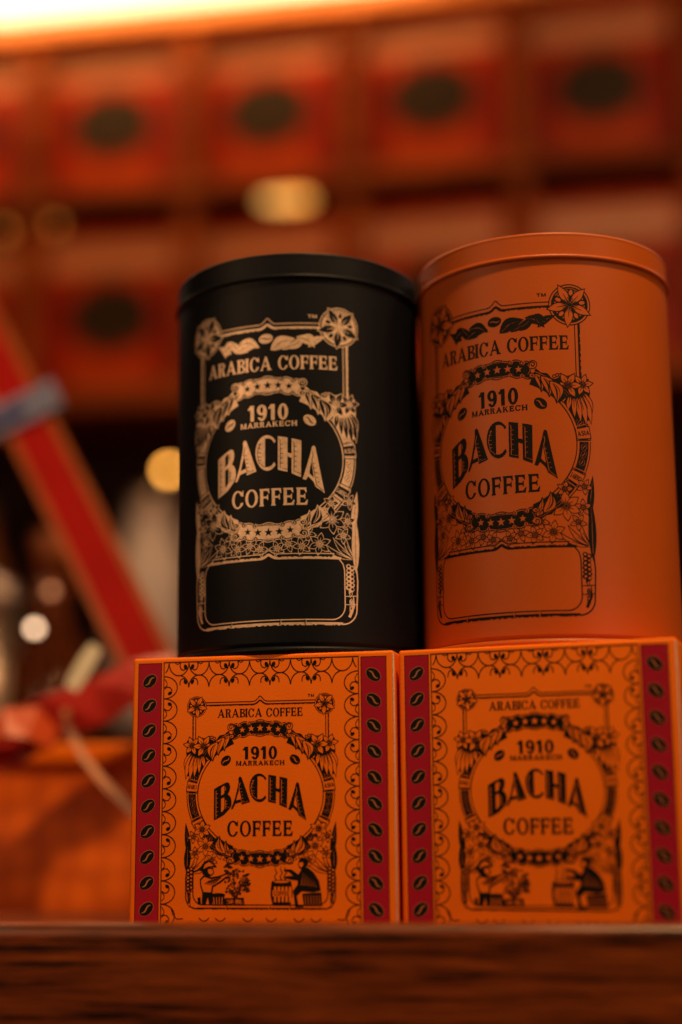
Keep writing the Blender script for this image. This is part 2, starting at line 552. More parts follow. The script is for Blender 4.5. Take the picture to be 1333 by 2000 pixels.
# traced outlines of the arched word (kind 1 ink, 0 opening, 2 engraved line)
BACHA = [[1,-20.85,2.2,-19.36,3.2,-17.82,4.02,-16.32,4.85,-14.85,5.42,-13.91,4.87,-13.51,3.41,-13.68,1.69,-14.33,0.03,-14.66,-0.35,-13.76,-0.92,-13.08,-2.23,-12.84,-4.0,-12.93,-5.72,-13.77,-7.18,-16.33,-9.98,-18.47,-11.26,-20.84,-12.39],[0,-17.6,2.86,-16.74,3.65,-16.15,3.95,-16.07,2.01,-16.19,0.28,-16.74,-0.41,-17.6,-0.85],[0,-17.6,-2.25,-16.75,-1.81,-16.15,-1.65,-16.03,-4.63,-16.12,-7.06,-16.84,-8.18,-17.6,-8.67],[1,-9.81,7.15,-9.42,7.87,-8.93,8.02,-8.43,7.69,-6.51,2.25,-4.46,-4.01,-8.22,-5.14,-8.51,-3.97,-11.08,-4.73,-12.26,-7.19,-13.13,-7.33,-11.26,-2.1,-10.2,2.65,-9.66,5.38],[0,-9.44,1.69,-8.84,-0.63,-8.7,-2.66,-10.76,-3.27,-10.21,-0.83],[1,3.78,8.63,5.48,8.35,7.28,8.0,7.17,-4.8,5.38,-4.39,3.69,-3.87],[1,7.23,2.38,8.75,1.92,8.73,0.33,7.22,0.93],[1,8.8,7.64,10.55,7.3,12.33,6.76,12.09,-6.96,10.42,-6.25,8.68,-5.43],[1,16.19,4.45,16.53,4.8,16.94,4.88,17.47,4.33,19.04,-4.21,20.7,-12.83,19.11,-11.61,17.33,-10.44,16.94,-9.25,16.61,-8.56,14.71,-6.62,13.82,-8.0,12.69,-7.55,14.49,-1.86,15.62,1.95],[0,15.85,-1.09,16.42,-4.26,16.73,-7.19,15.13,-5.48,15.42,-3.58],[1,2.92,6.88,2.21,7.93,1.36,8.71,0.43,9.18,-0.56,9.3,-1.57,9.08,-2.52,8.53,-3.36,7.66,-4.04,6.53,-4.51,5.2,-4.76,3.72,-4.77,2.19,-4.53,0.67,-4.07,-0.74,-3.41,-1.98,-2.58,-2.98,-1.64,-3.67,-0.64,-4.04,0.35,-4.05,1.28,-3.71,2.13,-3.04,2.86,-2.07,2.41,-0.94,1.29,-2.25,0.25,-2.74,-1.15,-2.71,-1.09,8.04,0.32,8.11,1.53,7.51,2.38,6.14],[2,-19.9,1.6,-19.89,-11.41],[2,-15.69,3.36,-15.56,1.59],[2,-15.57,-2.6,-15.57,-6.95,-13.77,-6.25],[2,-8.93,5.3,-9.59,2.93,-8.1,-4.53,-5.44,-3.57],[2,-2.94,6.45,-4.14,2.73,-3.44,-0.8,-1.5,-2.62],[2,3.94,7.55,4.62,7.34,4.54,-3.32,7.08,-3.9],[2,8.92,6.5,9.7,6.27,9.6,-4.66,11.94,-5.65],[2,16.3,2.65,16.62,1.27,16.13,-0.47,17.78,-9.92,20.13,-11.92],[2,-19.9,0.12,-19.0,-0.01],[2,-19.89,-1.98,-19.0,-2.12],[2,-19.89,-4.08,-19.0,-4.22],[2,-19.89,-6.18,-19.0,-6.31],[2,-19.89,-8.28,-19.0,-8.4],[2,-19.89,-10.02,-19.0,-10.15],[2,-15.57,-3.47,-14.74,-3.58],[2,-15.57,-4.69,-14.75,-4.8],[2,-15.57,-5.91,-14.75,-6.02],[2,-9.13,2.36,-8.23,2.26],[2,-8.84,0.86,-7.93,0.76],[2,-8.54,-0.63,-7.64,-0.73],[2,-8.24,-2.12,-7.35,-2.21],[2,-7.95,-3.61,-7.06,-3.7],[2,-3.59,5.98,-2.59,5.9],[2,-3.95,4.62,-2.81,4.52],[2,-4.07,2.89,-2.71,2.78],[2,-3.97,1.32,-2.68,1.21],[2,-3.62,0.08,-2.55,-0.01],[2,4.61,5.6,5.56,5.56],[2,4.6,3.87,5.55,3.83],[2,4.58,2.14,5.54,2.1],[2,4.57,0.41,5.52,0.37],[2,4.56,-1.49,5.51,-1.53],[2,9.68,4.57,10.62,4.55],[2,9.66,2.66,10.61,2.65],[2,9.65,0.93,10.59,0.92],[2,9.63,-0.97,10.57,-0.98],[2,9.61,-2.86,10.55,-2.88],[2,16.35,-1.85,17.16,-1.83],[2,16.77,-3.57,17.58,-3.55],[2,17.19,-5.28,18.0,-5.27],[2,17.61,-7.0,18.42,-6.98],[2,18.03,-8.71,18.84,-8.69]]

# ------------------------------------------------------------------ the crest shared by tins and boxes (millimetres about the oval's centre)
def ov(a, k=0.0):
    a = radians(a)
    return ((27.7+k)*cos(a), (23.9+k*1.12)*sin(a))

def rosette(a, cx, cy, r, side, rot, box=False):
    a.ell(cx, cy, r*1.04, r*1.04, 0, 1, 34)
    a.ell(cx, cy, r*.99, r*.99, 0, 0, 34)
    a.ell(cx, cy, r*.91, r*.91, 0, 1, 30)
    a.P([(cx+r*k_*cos(radians(t)), cy+r*k_*sin(radians(t))) for k_, T_ in ((.84, range(35, 150, 8)), (.80, range(147, 34, -8))) for t in T_], 0)
    for k in range(5):
        an = radians(rot+36+72*k)
        a.ell(cx+r*.62*cos(an), cy+r*.62*sin(an), r*.15, r*.10, an, 0, 10)
        for d in (-.27, .27):
            a.star(cx+r*.72*cos(an+d), cy+r*.72*sin(an+d), r*.07, 0)
    a.flower(cx, cy, r*1.18, rot, 5, .40, r*.034)

def letter_a(pts):
    return [(pts[i], pts[i+1]) for i in range(0, len(pts), 2)]

def wordmark(a, box=False):
    ky, oy = (.90, .45) if box else (1, 0)
    for g in BACHA:
        pts = [(x*(.985 if box else 1), y*ky+oy) for x, y in letter_a(g[1:])]
        if g[0] == 2:
            a.line(pts, .26 if not box else .28, 0)
        else:
            a.P(pts, g[0])
    dy = 0.6 if box else 0
    text(a, '1910', -7.7, 7.6, 14.9, 6.0-dy, .23, .16, 0.0, .10)
    text(a, 'MARRAKECH', -10.8, 10.9, 12.4-.2*dy, 2.0, .20, .17, .05, .10)
    a.bean(-15.3, 14.5, 2.55, 1.85, radians(42), .5)
    a.bean(15.5, 14.5, 2.55, 1.85, radians(-36), .5)
    text(a, 'COFFEE', -14.5, 14.5, -17.2-.5*dy, 6.4, .185, .115, .04, .10)

def ring(a, labels):
    rnd = random.Random(3)
    # inner outline of the oval
    a.P([ov(t, .35) for t in range(-65, 66, 5)]+[ov(t, 0) for t in range(65, -66, -5)])
    a.P([ov(t, .35) for t in range(115, 246, 5)]+[ov(t, 0) for t in range(245, 114, -5)])
    for s in (1, -1):
        def q(t, k):
            x, y = ov(t, k)
            return (s*x, y)
        T = list(range(-52, 31, 4))
        a.P([q(t, 5.2) for t in T]+[q(t, 4.9) for t in T[::-1]])
        a.P([q(t, 4.4) for t in T]+[q(t, 1.1) for t in T[::-1]])
        for i in range(150):          # engraved crackle of the band
            t, k = rnd.uniform(-50, 28), rnd.uniform(1.5, 4.0)
            d = rnd.uniform(-2.0, 2.0)
            a.line([q(t, k), q(t+d, k+rnd.uniform(-.5, .5))], .10, 0)
        for t in (22, 15, -3, -9, -15, -37, -43):
            x, y = q(t, 2.75)
            r_ = radians((62 if s > 0 else 118) - s*t*.4)
            a.ell(x, y, 1.45, 1.0, r_, 0, 16)
            a.bean(x, y, 1.33, .86, r_, .26, 1)
        for t0, word in labels[s]:
            c = [q(t0-4.6, .2), q(t0-4.6, 5.6), q(t0+4.6, 5.6), q(t0+4.6, .2)]
            a.P(c, 1)
            a.P([q(t0-4.0, .5), q(t0-4.0, 5.3), q(t0+4.0, 5.3), q(t0+4.0, .5)], 0)
            for e in (-6.0, 6.0):
                a.line([q(t0+e, .3), q(t0+e, 5.2)], .55, 0)
                a.line([q(t0+e*.93, .2), q(t0+e*.93, 5.4)], .22, 1)
            x0, y0 = q(t0, .75 if s > 0 else 5.05)
            x1, y1 = q(t0, 5.05 if s > 0 else .75)
            an = atan2(y1-y0, x1-x0)
            hh = 1.75
            text(a, word, x0+hh/2*sin(an), 0+x0+hh/2*sin(an)+4.3, y0-hh/2*cos(an), hh, .2, .15, 0, .12, rot=an)

def banner(a, top=True):
    s = 1 if top else -1
    def p(x, d):                     # d outward distance from the banner's middle line
        base = 28.2 if top else 27.0
        return (x, s*(base - .010*x*x + d))
    def edge(sgn, off):
        pts = []
        for i in range(49):
            x = -12.4+24.8*i/48
            w_ = abs(x)
            e = 2.0+.75*max(0, cos((w_-0)*.55))*(1 if w_ < 5.2 else 0)
            e += .55*max(0, sin((w_-5.2)*.75))*(1 if 5.2 <= w_ < 9.5 else 0)
            e += .45*max(0, sin((w_-9.5)*1.0))*(1 if w_ >= 9.5 else 0)
            pts.append(p(x, sgn*(e+off)))
        return pts
    for off, ink in ((.95, 1), (.66, 0), (.30, 1)):
        a.P(edge(1, off)+edge(-1, off)[::-1], ink)
    for sg in (1, -1):
        for x in (5.1, 9.4):
            for m in (1, -1):
                cx, cy = p(m*x, sg*2.35)
                a.ell(cx, cy, .95, .85, 0, 0, 14)
                a.curl(cx, cy, .8, 90 if m > 0 else 90, m*sg*s*1.1, .26, 1, .25)
        cx, cy = p(0, sg*2.75)
        a.rect(cx-2.4, cy-.32, cx+2.4, cy+.32, 0)
        a.rect(cx-2.1, cy-.13, cx+2.1, cy+.13, 1)
    for m in (-1, 1):                 # end scrolls
        cx, cy = p(m*13.0, 2.3)
        a.ell(cx, cy, 1.75, 1.65, 0, 1); a.ell(cx, cy, 1.45, 1.35, 0, 0)
        a.curl(cx, cy, 1.2, 200 if m > 0 else -20, -m*1.2*s, .34, 1, .2)
        cx, cy = p(m*12.7, -1.9)
        a.ell(cx, cy, 1.35, 1.2, 0, 1); a.ell(cx, cy, 1.05, .9, 0, 0)
        a.curl(cx, cy, .85, 160 if m > 0 else 20, m*1.0*s, .3, 1, .2)
        a.line([p(m*11.2, 2.0), p(m*12.2, 1.0), p(m*12.0, -.4), p(m*11.2, -1.6)], .2, 0)
    for k in (-2, -1, 0, 1, 2):
        x, y = p(k*4.0, 0)
        a.star(x, y, 1.72-.12*abs(k), 0)

def acanthus(a, s, top=True):
    v = 1 if top else -1
    def q(t, k):
        x, y = ov(t, k)
        return (s*x, v*y)
    t0 = 37 if top else 47
    T = list(range(t0, 67, 2))
    a.P([q(t, 5.3+.35*sin(t*.8)) for t in T]+[q(t, .2) for t in T[::-1]], 1)
    a.line([q(t, 4.6) for t in T], .2, 0)
    a.line([q(t, 3.7+.03*(t-t0)) for t in T], .16, 0)
    lobes = ((38.5, 15, 4.6, .20), (46.5, 14, 4.2, .20), (54, 11, 3.6, .18)) if top else ((48.5, 13, 4.0, .2), (56.5, 10, 3.4, .18))
    for t, d, w_, bd in lobes[::-1]:
        x0, y0 = q(t+d, 4.0)
        x1, y1 = q(t-.5, -.9)
        bb = bd*s*v
        a.leaf(x0, y0, x1, y1, w_, .30, False, 0, bb)
        dx, dy = x1-x0, y1-y0
        for f, m_ in ((-.05, .55), (.07, .22)):
            pts = []
            for i in range(8):
                u = .16+.74*i/7
                c = bb*sin(pi*u)+f*sin(pi*u**1.4)
                pts.append((x0+dx*u-dy*c, y0+dy*u+dx*c))
            a.line(pts, [m_*k for k in (.2, .5, .8, 1, 1, .9, .7, .3)], 1)
    for k in range(4):
        a.ell(*q(58+2.0*k, 2.9-.2*k), .2, .2, 0, 0, 6)

def ogee(y, amp, x0, x1, drop=0.0):
    xs = [x0, -3.4, -2.3, -1.2, -.45, 0, .45, 1.2, 2.3, 3.4, x1]
    ys = [0, 0, .25, 1.2, 2.2, 2.45, 2.2, 1.2, .25, 0, 0]
    return [(x, y+amp*k) for x, k in zip(xs, ys)]

def rough_line(a, pts, w, seed=1):
    """heavy rule with an uneven, engraved inner edge"""
    a.line(pts, w, 1)
    rnd = random.Random(seed)
    for i in range(len(pts)-1):
        (x0, y0), (x1, y1) = pts[i], pts[i+1]
        L = sqrt((x1-x0)**2+(y1-y0)**2)
        for k in range(int(L/1.3)):
            t = rnd.random()
            l = rnd.uniform(.3, 1.0)/L
            nx, ny = -(y1-y0)/L, (x1-x0)/L
            o_ = w*.40
            a.line([(x0+(x1-x0)*t+nx*o_, y0+(y1-y0)*t+ny*o_), (x0+(x1-x0)*min(1, t+l)+nx*o_, y0+(y1-y0)*min(1, t+l)+ny*o_)], w*.28, 0)

def shoulder(a, s):
    # band filled with ink behind flowers and willow leaves
    def q(t, k):
        x, y = ov(t, k)
        return (s*x, y)
    a.P([(s*x, y) for x, y in ((20.0, 19.0), (20.5, 23.0), (24.0, 24.6), (27.5, 23.6), (33.0, 23.4), (33.2, 18), (33.0, 12), (33.0, 8.2), (29.2, 8.2), (27.2, 9.0), (26.2, 10.8), (23.4, 15.0))], 1)
    for k in range(7):               # berries
        a.ell(s*(20.6+k*1.1), 24.2+.5*sin(k*1.1), .78, .66, 0, 1, 12)
        a.ell(s*(20.6+k*1.1), 24.2+.5*sin(k*1.1), .48, .40, 0, 0, 10)
    for x0, y0, x1, y1, w_, bd in ((30.8, 18.5, 33.5, 9.5, 2.6, .10), (30.2, 18, 33.4, 6.6, 2.6, .06), (29.2, 17.6, 31.6, 6.2, 2.6, .04), (28.2, 17.2, 29.6, 7.2, 2.3, .02), (27.3, 17, 27.4, 8.8, 2.1, 0), (26.0, 17.4, 25.0, 11.4, 2.1, 0), (24.4, 17.8, 23.2, 14.2, 1.6, 0)):
        a.leaf(s*x0, y0, s*x1, y1, w_, .24, True, 0, bd*s)
    a.line([q(t, .2) for t in range(4, 42, 3)], .3, 1)
    a.line([q(t, .75) for t in range(6, 40, 3)], .55, 0)
    a.flower(s*30.6, 21.2, 4.3, 70 if s > 0 else 110, 6, .50, .2)
    a.flower(s*25.4, 20.9, 5.2, 60 if s > 0 else 120, 6, .48, .2)

def garland(a, y):
    def fl(x0, y0, x1, y1, w_, bend=0.0, o=.22):
        a.leaf(x0, y+y0, x1, y+y1, w_+.55, o, False, 1, bend)
        s_ = len(a.sh)
        a.sh[s_-2] = (a.sh[s_-2][0], 0)          # a gap round the leaf, then the leaf itself
        a.sh.pop()
        a.leaf(x0, y+y0, x1, y+y1, w_, o, False, 1, bend)
        dx, dy = x1-x0, y1-y0
        a.line([(x0+dx*.30-dy*.10, y+y0+dy*.30+dx*.10), (x0+dx*.72-dy*.08, y+y0+dy*.72+dx*.08)], [.16, .05], 0)
    a.P([(-20.9, y+.9), (-17.6, y+.4), (-15.4, y-1.2), (-14.6, y-2.9), (-16.9, y-3.3), (-17.4, y-4.2), (-19.0, y-1.6)])
    fl(-18.6, -2.0, -11.6, .2, 3.3, .16)
    fl(-15.4, 1.8, -7.4, -3.2, 2.7, -.12)
    fl(-13.0, -3.0, -3.2, -1.2, 3.6, .12)
    fl(-11.4, .6, -3.0, -2.2, 3.2, .12)
    fl(15.2, -2.6, 21.8, 1.7, 2.2, .10)
    fl(18.9, -.9, 11.0, -.2, 3.6, -.14)
    fl(7.4, -3.0, 14.2, 1.9, 2.8, -.08)
    fl(10.8, 1.4, 17.8, -2.8, 2.6, .16)
    fl(9.6, -1.4, 5.4, -3.4, 1.5)
    fl(1.2, -3.3, 10.4, .8, 4.3, .10)
    a.ell(-.6, y+1.2, 3.2, 2.35, 0, 0, 20)
    a.bean(-.6, y+1.2, 2.7, 1.85, radians(6), .42)

def lower_corner(a, s, tin):
    rnd = random.Random(11)
    # long blade leaves at the outer edge
    a.leaf(s*31.2, -27, s*33.2, -11.5, 2.6, .25, False, 1)
    a.leaf(s*32.3, -42 if tin else -33, s*32.2, -19.5, 3.0, .25, False, 1)
    yb = -35.0 if tin else -31.0
    for x0, y0, x1, y1, w_ in ((31.5, yb-1.5, 23.5, yb+6.0, 2.0), (31.8, yb-2, 27.8, yb+9.0, 1.7), (31.0, yb-2, 19.5, yb+4.2, 2.0)):
        a.leaf(s*x0, y0, s*x1, y1, w_, .26, True, 0, .10*s)
    if tin:
        F = ((23.3, -22.5, 5.6, 95), (30.0, -15.6, 3.2, 60), (29.3, -23.0, 3.3, 20), (18.6, -31.6, 4.4, 80), (14.2, -27.8, 3.5, 60), (12.2, -32.4, 3.6, 110), (27.4, -28.2, 3.3, 200), (7.2, -31.6, 3.4, 75), (3.2, -33.0, 3.2, 40), (23.0, -16.5, 3.2, 75))
    else:
        F = ((25.8, -14.5, 4.2, 95), (24.2, -21.6, 4.4, 90), (29.6, -17.6, 3.0, 60), (18.8, -24.0, 3.6, 100), (14.0, -26.6, 2.6, 60), (29.0, -24.5, 3.0, 20), (21.5, -27.5, 3.0, 200))
    for x, y, r, rot in sorted(F, key=lambda f: f[2]):
        a.flower(s*x, y, r, rot if s > 0 else 180-rot, 6 if r > 4 else 5, .55, .19)
    if not tin:
        for k in range(26):
            t, kk = rnd.uniform(48, 68), rnd.uniform(2, 5)
            x, y = ov(-t, kk)
            a.ell(s*x, y, rnd.uniform(.3, .7), rnd.uniform(.2, .5), rnd.uniform(0, 3), rnd.choice((0, 0, 1)), 8)

def panel(a, tin):
    """the frame of the lower window with its berry-hung posts"""
    if tin:
        yt, ybm, xi, xo, r = -36.0, -60.0, 27.8, 32.4, 5.0
        rough_line(a, [(x, y) for x, y in ogee(yt-.6, .55, -26.5, 26.5)], .95, 5)
        a.line(ogee(yt+.95, .55, -24, 24), .34)
    else:
        yt, ybm, xi, xo, r = -30.0, -46.9, 29.6, 32.8, 4.5
    for s in (1, -1):
        mid = (xi+xo)/2
        # outer and inner outlines of the post
        n = 8
        c_in = [(s*(xi-r+r*sin(radians(90*k/n))), ybm+1.0+r-r*cos(radians(90*k/n))) for k in range(n+1)]
        c_out = [(s*(xo-r*1.1+r*1.1*sin(radians(90*k/n))), ybm-.6+r*1.1-r*1.1*cos(radians(90*k/n))) for k in range(n+1)]
        top_in = [(s*xi, yt-r), (s*(xi-.6), yt-r*.55), (s*(xi-2.2), yt-r*.15), (s*(xi-4.5), yt+.2)] if tin else [(s*xi, yt-2), (s*(xi-.3), yt)]
        a.line(c_in+top_in, .42)
        bulge = [(s*(xo+.5), yt-9), (s*(xo+.2), yt-5), (s*(xo-.9), yt-1.5)] if tin else [(s*(xo+.1), yt-5), (s*(xo-.5), yt)]
        a.line(c_out+bulge, .5)
        a.line([(s*(xo-3.0 if tin else xo-1.6), ybm+2.0), (s*(xo-1.2), ybm+6), (s*(xo-1.3), ybm+10)], [1.1, .9, .2])
        # bamboo joints
        for y in (ybm+6.5, ybm+9.5):
            a.line([(s*(xi-.1), y), (s*(xo+.3), y+.3)], .28)
        # berries hanging on the post
        rnd = random.Random(5)
        y0, y1 = (yt-3.5, yt-12.5) if tin else (yt-1.0, yt-9.5)
        a.P([(s*(mid-1.0), y0), (s*(mid+.8), y0), (s*(mid+1.1), y1), (s*(mid-.8), y1-1)], 1)
        k = 0
        y = y0
        while y > y1:
            for d in (-.85, .55):
                rr = rnd.uniform(.62, .85)
                a.ell(s*(mid+d+rnd.uniform(-.2, .2)), y-(.6 if d > 0 else 0), rr+.2, rr+.1, 0, 1, 12)
                a.ell(s*(mid+d+.1), y-(.6 if d > 0 else 0)+.05, rr*.72, rr*.62, 0, 0, 10)
            y -= 1.55
        for k in range(3):
            yy = y1-1.2-k*2.6
            a.leaf(s*(mid+.3), yy+1.2, s*(mid-.3), yy-1.2, 1.2, .25, False, k % 2)
        for k in range(4):
            a.line([(s*(mid-.6+.4*k), ybm+3), (s*(mid-.4+.5*k), ybm+7.5)], [.05, .22])
    a.line([(x, ybm+1.0+.0) for x in (-(xi-r), -10, 10, xi-r)], .4)
    rough_line(a, [(xo-r*1.1, ybm-.5), (12, ybm-.5), (-12, ybm-.5), (-(xo-r*1.1), ybm-.5)], 1.1 if tin else .75, 9)
    for x in (-15, 4, 13):
        a.line([(x, ybm-.9), (x, ybm+1.1)], .35, 0)
        a.line([(x+.4, ybm-.9), (x+.4, ybm+1.1)], .2, 1)

def crest(tin=True):
    f = Art()
    yl = 50.0 if tin else 38.4          # top rule
    xr, rr = (27.0, 7.4) if tin else (28.7, 4.3)
    ry = yl+.6 if tin else yl-.4
    # vertical rules
    for s in (1, -1):
        xb = 30.0 if tin else 30.3
        rough_line(f, [(s*xb, ry-rr*.8), (s*xb, 23.5)], .9 if tin else .55, 3)
        f.line([(s*(xb-(1.5 if tin else 1.2)), ry-rr*.8), (s*(xb-(1.5 if tin else 1.2)), 23.5)], .34)
    f.line(ogee(yl+(1.7 if tin else 1.25), .95, -(xr-rr*.9), xr-rr*.9), .34)
    rough_line(f, ogee(yl, .65 if tin else .7, -(xr-rr*.75), xr-rr*.75)[::-1], .95 if tin else .6, 4)
    labels = {1: [(7.5, 'ASIA'), (-27, 'S.AMERICA')], -1: [(7.5, 'ARABICA'), (-27, 'AFRICA')]}
    ring(f, labels)
    for s in (1, -1):
        shoulder(f, s)
        lower_corner(f, s, tin)
        acanthus(f, s, True)
        acanthus(f, s, False)
        rosette(f, s*xr, ry, rr, s, 47 if s > 0 else 133-0, not tin)
    panel(f, tin)
    banner(f, True)
    banner(f, False)
    if tin:
        garland(f, 45.0)
    g = Art()
    if tin:
        text(g, 'ARABICA COFFEE', -25.8, 26.2, 34.0, 5.2, .205, .095, .07, .05)
        text(g, 'TM', 15.2, 18.6, 53.8, 1.25, .2, .16, 0, .15)
    else:
        text(g, 'ARABICA COFFEE', -19.2, 19.0, 33.0, 3.6, .20, .095, .07, .05)
        text(g, 'TM', 21.2, 24.0, 41.0, 1.2, .2, .16, 0, .15)
    wordmark(g, not tin)
    return f, g

# ------------------------------------------------------------------ setting: the oak counter
counter = box('counter', (-0.9, 0.9, -0.012, 0.17, -0.066, -0.036), M['counter_wood'], None, 0.001)
tag(counter, kind='structure')
counter.location = (0, 0.5198, 0)
counter.rotation_euler = (0, 0, -0.15)
rail = box('front_rail', (-0.9, 0.9, -0.014, 0.0, -0.16, -0.0300), M['rail_wood'], None, 0.0052, 6)
rail.parent = counter
back_shelf = box('rear_board', (-0.9, 0.9, 0.1705, 0.70, -0.09, -0.0560), M['counter_wood'], None, 0.001)
back_shelf.parent = counter

# ------------------------------------------------------------------ the two tins
TIN_R = 0.0479
def tin(loc, lean, turn, paint_mat, ink_mat, label, zk, z0):
    t = empty('coffee_tin', loc, (0, lean, turn))
    t.scale = (1.008, 1.008, 1.008)
    tag(t, label, 'tin', 'tall round tins standing on the boxes')
    R = TIN_R
    body = [(0, .0012), (R-.004, .0012), (R-.002, 0.0)]+arc(R-.0006, .0013, .0013, -90, 90, 8)+[(R-.0006, .0030), (R, .0036), (R, .0042), (R, .0050), (R, .1390), (R, .1400), (R, .1405), (R-.0008, .1425), (0, .1425)]
    lathe('body', body, paint_mat, t, 256)
    Rw = .0480
    prof = [(R+.0001, .1402)]+arc(.0481, .1411, .0009, -150, 70, 8)+[(Rw, .1421), (Rw, .1424), (Rw, .1430), (Rw, .1484), (Rw, .1489), (Rw, .1493)]+arc(Rw-.0009, .1496, .0010, 0, 120, 8)+[(Rw-.0022, .1494), (Rw-.0030, .1486), (0, .1486)]
    lathe('lid', prof, paint_mat, t, 256)
    return t
def on_tin(zk, z0, lift=.00005):
    def f(x, y):
        a = x/1000/TIN_R
        r = TIN_R+lift
        return (r*sin(a), -r*cos(a), (z0+y*zk)/1000)
    return f
fa, ga = crest(True)
tin_b = tin((-.0158, .5992, .0611), -.0071, -10.4/47.9, M['black_tin'], M['gold_ink'], 'matt black round tin with gold crest, standing left', 1, 71)
fr = fa.build('ornament_print', on_tin(1.0, 71), M['gold_ink'], tin_b, 3.0)
lt = ga.build('lettering_print', on_tin(1.0, 71), M['gold_ink'], tin_b, 3.0)
tin_o = tin((.0795, .5810, .0611), .0039, -23.5/47.9, M['orange_tin'], M['black_ink'], 'matt orange round tin with black crest, standing right', 1, 71.6)
for src in (fr, lt):
    c = src.copy()
    c.data = src.data.copy()
    c.data.materials[0] = M['black_ink']
    COL.objects.link(c)
    c.parent = tin_o
    c.scale = (1, 1, 1.01)

# ------------------------------------------------------------------ the two square boxes
BW = .0970
def on_face(lift=.00006):
    return lambda x, y: (x/1000, -lift, -y/1000)

def box_border():
    a = Art()
    a.rect(2.2, 1.9, 11.2, 95.2); a.rect(2.45, 2.15, 10.95, 94.95, 0)
    a.rect(85.1, 1.9, 94.4, 95.2); a.rect(85.35, 2.15, 94.15, 94.95, 0)
    for x in (12.0, 84.3):
        a.line([(x, 1.7), (x, 95.2)], .32)
    a.line([(12, 1.8), (84.3, 1.8)], .36)
    w_ = .35
    # top: hanging bows over standing bows with curls
    def hook(cx, cy, d, v, r=1.55):
        pts = [(cx+d*r*cos(radians(t)), cy+v*r*sin(radians(t))) for t in range(180, -75, -20)]
        a.line(pts, w_)
        a.line([pts[-1], (pts[-1][0]-d*.1, pts[-1][1])], w_)
    for k in range(-1, 6):
        x = 17.2+k*15.2+.5
        for j in (0, 1):
            cx = x+j*7.6-3.8+3.8
            lo, hi = 12.2, 84.0
            pts = [(cx+3.75*cos(radians(t)), 2.2+4.5*sin(radians(t))) for t in range(0, 181, 12)]
            pts = [p for p in pts if lo < p[0] < hi]
            if len(pts) > 2: a.line(pts, w_)
            pts = [(cx+3.75*cos(radians(t)), 10.9-4.3*sin(radians(t))) for t in range(0, 181, 12)]
            pts = [p for p in pts if 16.6 < p[0] < 79.6]
            if len(pts) > 2: a.line(pts, w_)
            d = 1 if j == 0 else -1          # curls lean to the axis the pair shares
            ax = cx+d*3.8
            if lo+3 < ax < hi-3:
                for y0, m in ((3.5, 1), (8.9, 1)):
                    c0 = ax-d*1.95
                    if y0 > 5 and not (18 < ax < 78): continue
                    if y0 < 5:
                        a.line([(c0-d*1.3, y0-1.4), (c0-d*1.5, y0-.2), (c0-d*1.0, y0+.9), (c0, y0+1.3), (c0+d*.6, y0+.8)], w_)
                        a.ell(c0+d*.65, y0+.1, .68, 1.0, -d*.35, 1, 12)
                        a.line([(c0-d*1.4, 2.0), (c0-d*2.4, 2.6), (c0-d*3.3, 2.1)], w_*.8)
                    else:
                        a.line([(c0-d*1.4, y0+1.2), (c0-d*1.4, y0), (c0-d*.9, y0-.9), (c0, y0-1.2), (c0+d*.6, y0-.5)], w_)
                        a.ell(c0+d*.6, y0+.1, .6, .9, -d*.5, 1, 12)
    # sides: a column of bows with curls
    for s in (0, 1):
        X = (lambda v: 12.2+v) if s == 0 else (lambda v: 84.1-v)
        for k in range(11):
            y0 = 6.9+k*8.02
            if y0 > 93: break
            a.line([(X(4.95*sin(radians(t))*(1 if t < 150 else 1)), y0+4.0-4.0*cos(radians(t))) for t in range(0, 181, 12)], w_)
            up_ = k % 2 == 1
            yc = y0+2.3 if up_ else y0+5.7
            v = 1 if up_ else -1
            a.line([(X(.1), yc+v*1.2), (X(.9), yc+v*1.9), (X(2.1), yc+v*1.8), (X(2.9), yc+v*.8), (X(2.7), yc-v*.1)], w_)
            a.ell(X(2.15), yc-v*.35, .85, .6, .5*v, 1, 12)
            a.line([(X(.1), y0+(3.9 if up_ else .9)), (X(1.0), y0+(5.0 if up_ else 2.2)), (X(1.0), y0+(6.0 if up_ else 3.2)), (X(.1), y0+(7.0 if up_ else 4.0))], w_*.8)
    # foot of the border
    for s in (0, 1):
        X = (lambda v: v) if s == 0 else (lambda v: 96.4-v)
        a.line([(X(15.9), 88.5), (X(16.6), 90.6), (X(18.0), 92.2), (X(20.3), 92.0)], w_)
        for x in (28, 34, 44):
            a.line([(X(x-1.9), 91.7), (X(x-1), 92.5), (X(x), 92.8), (X(x+1), 92.5), (X(x+1.9), 91.7)], .34)
    a.line([(12, 95.1), (84.3, 95.1)], .36)
    return a

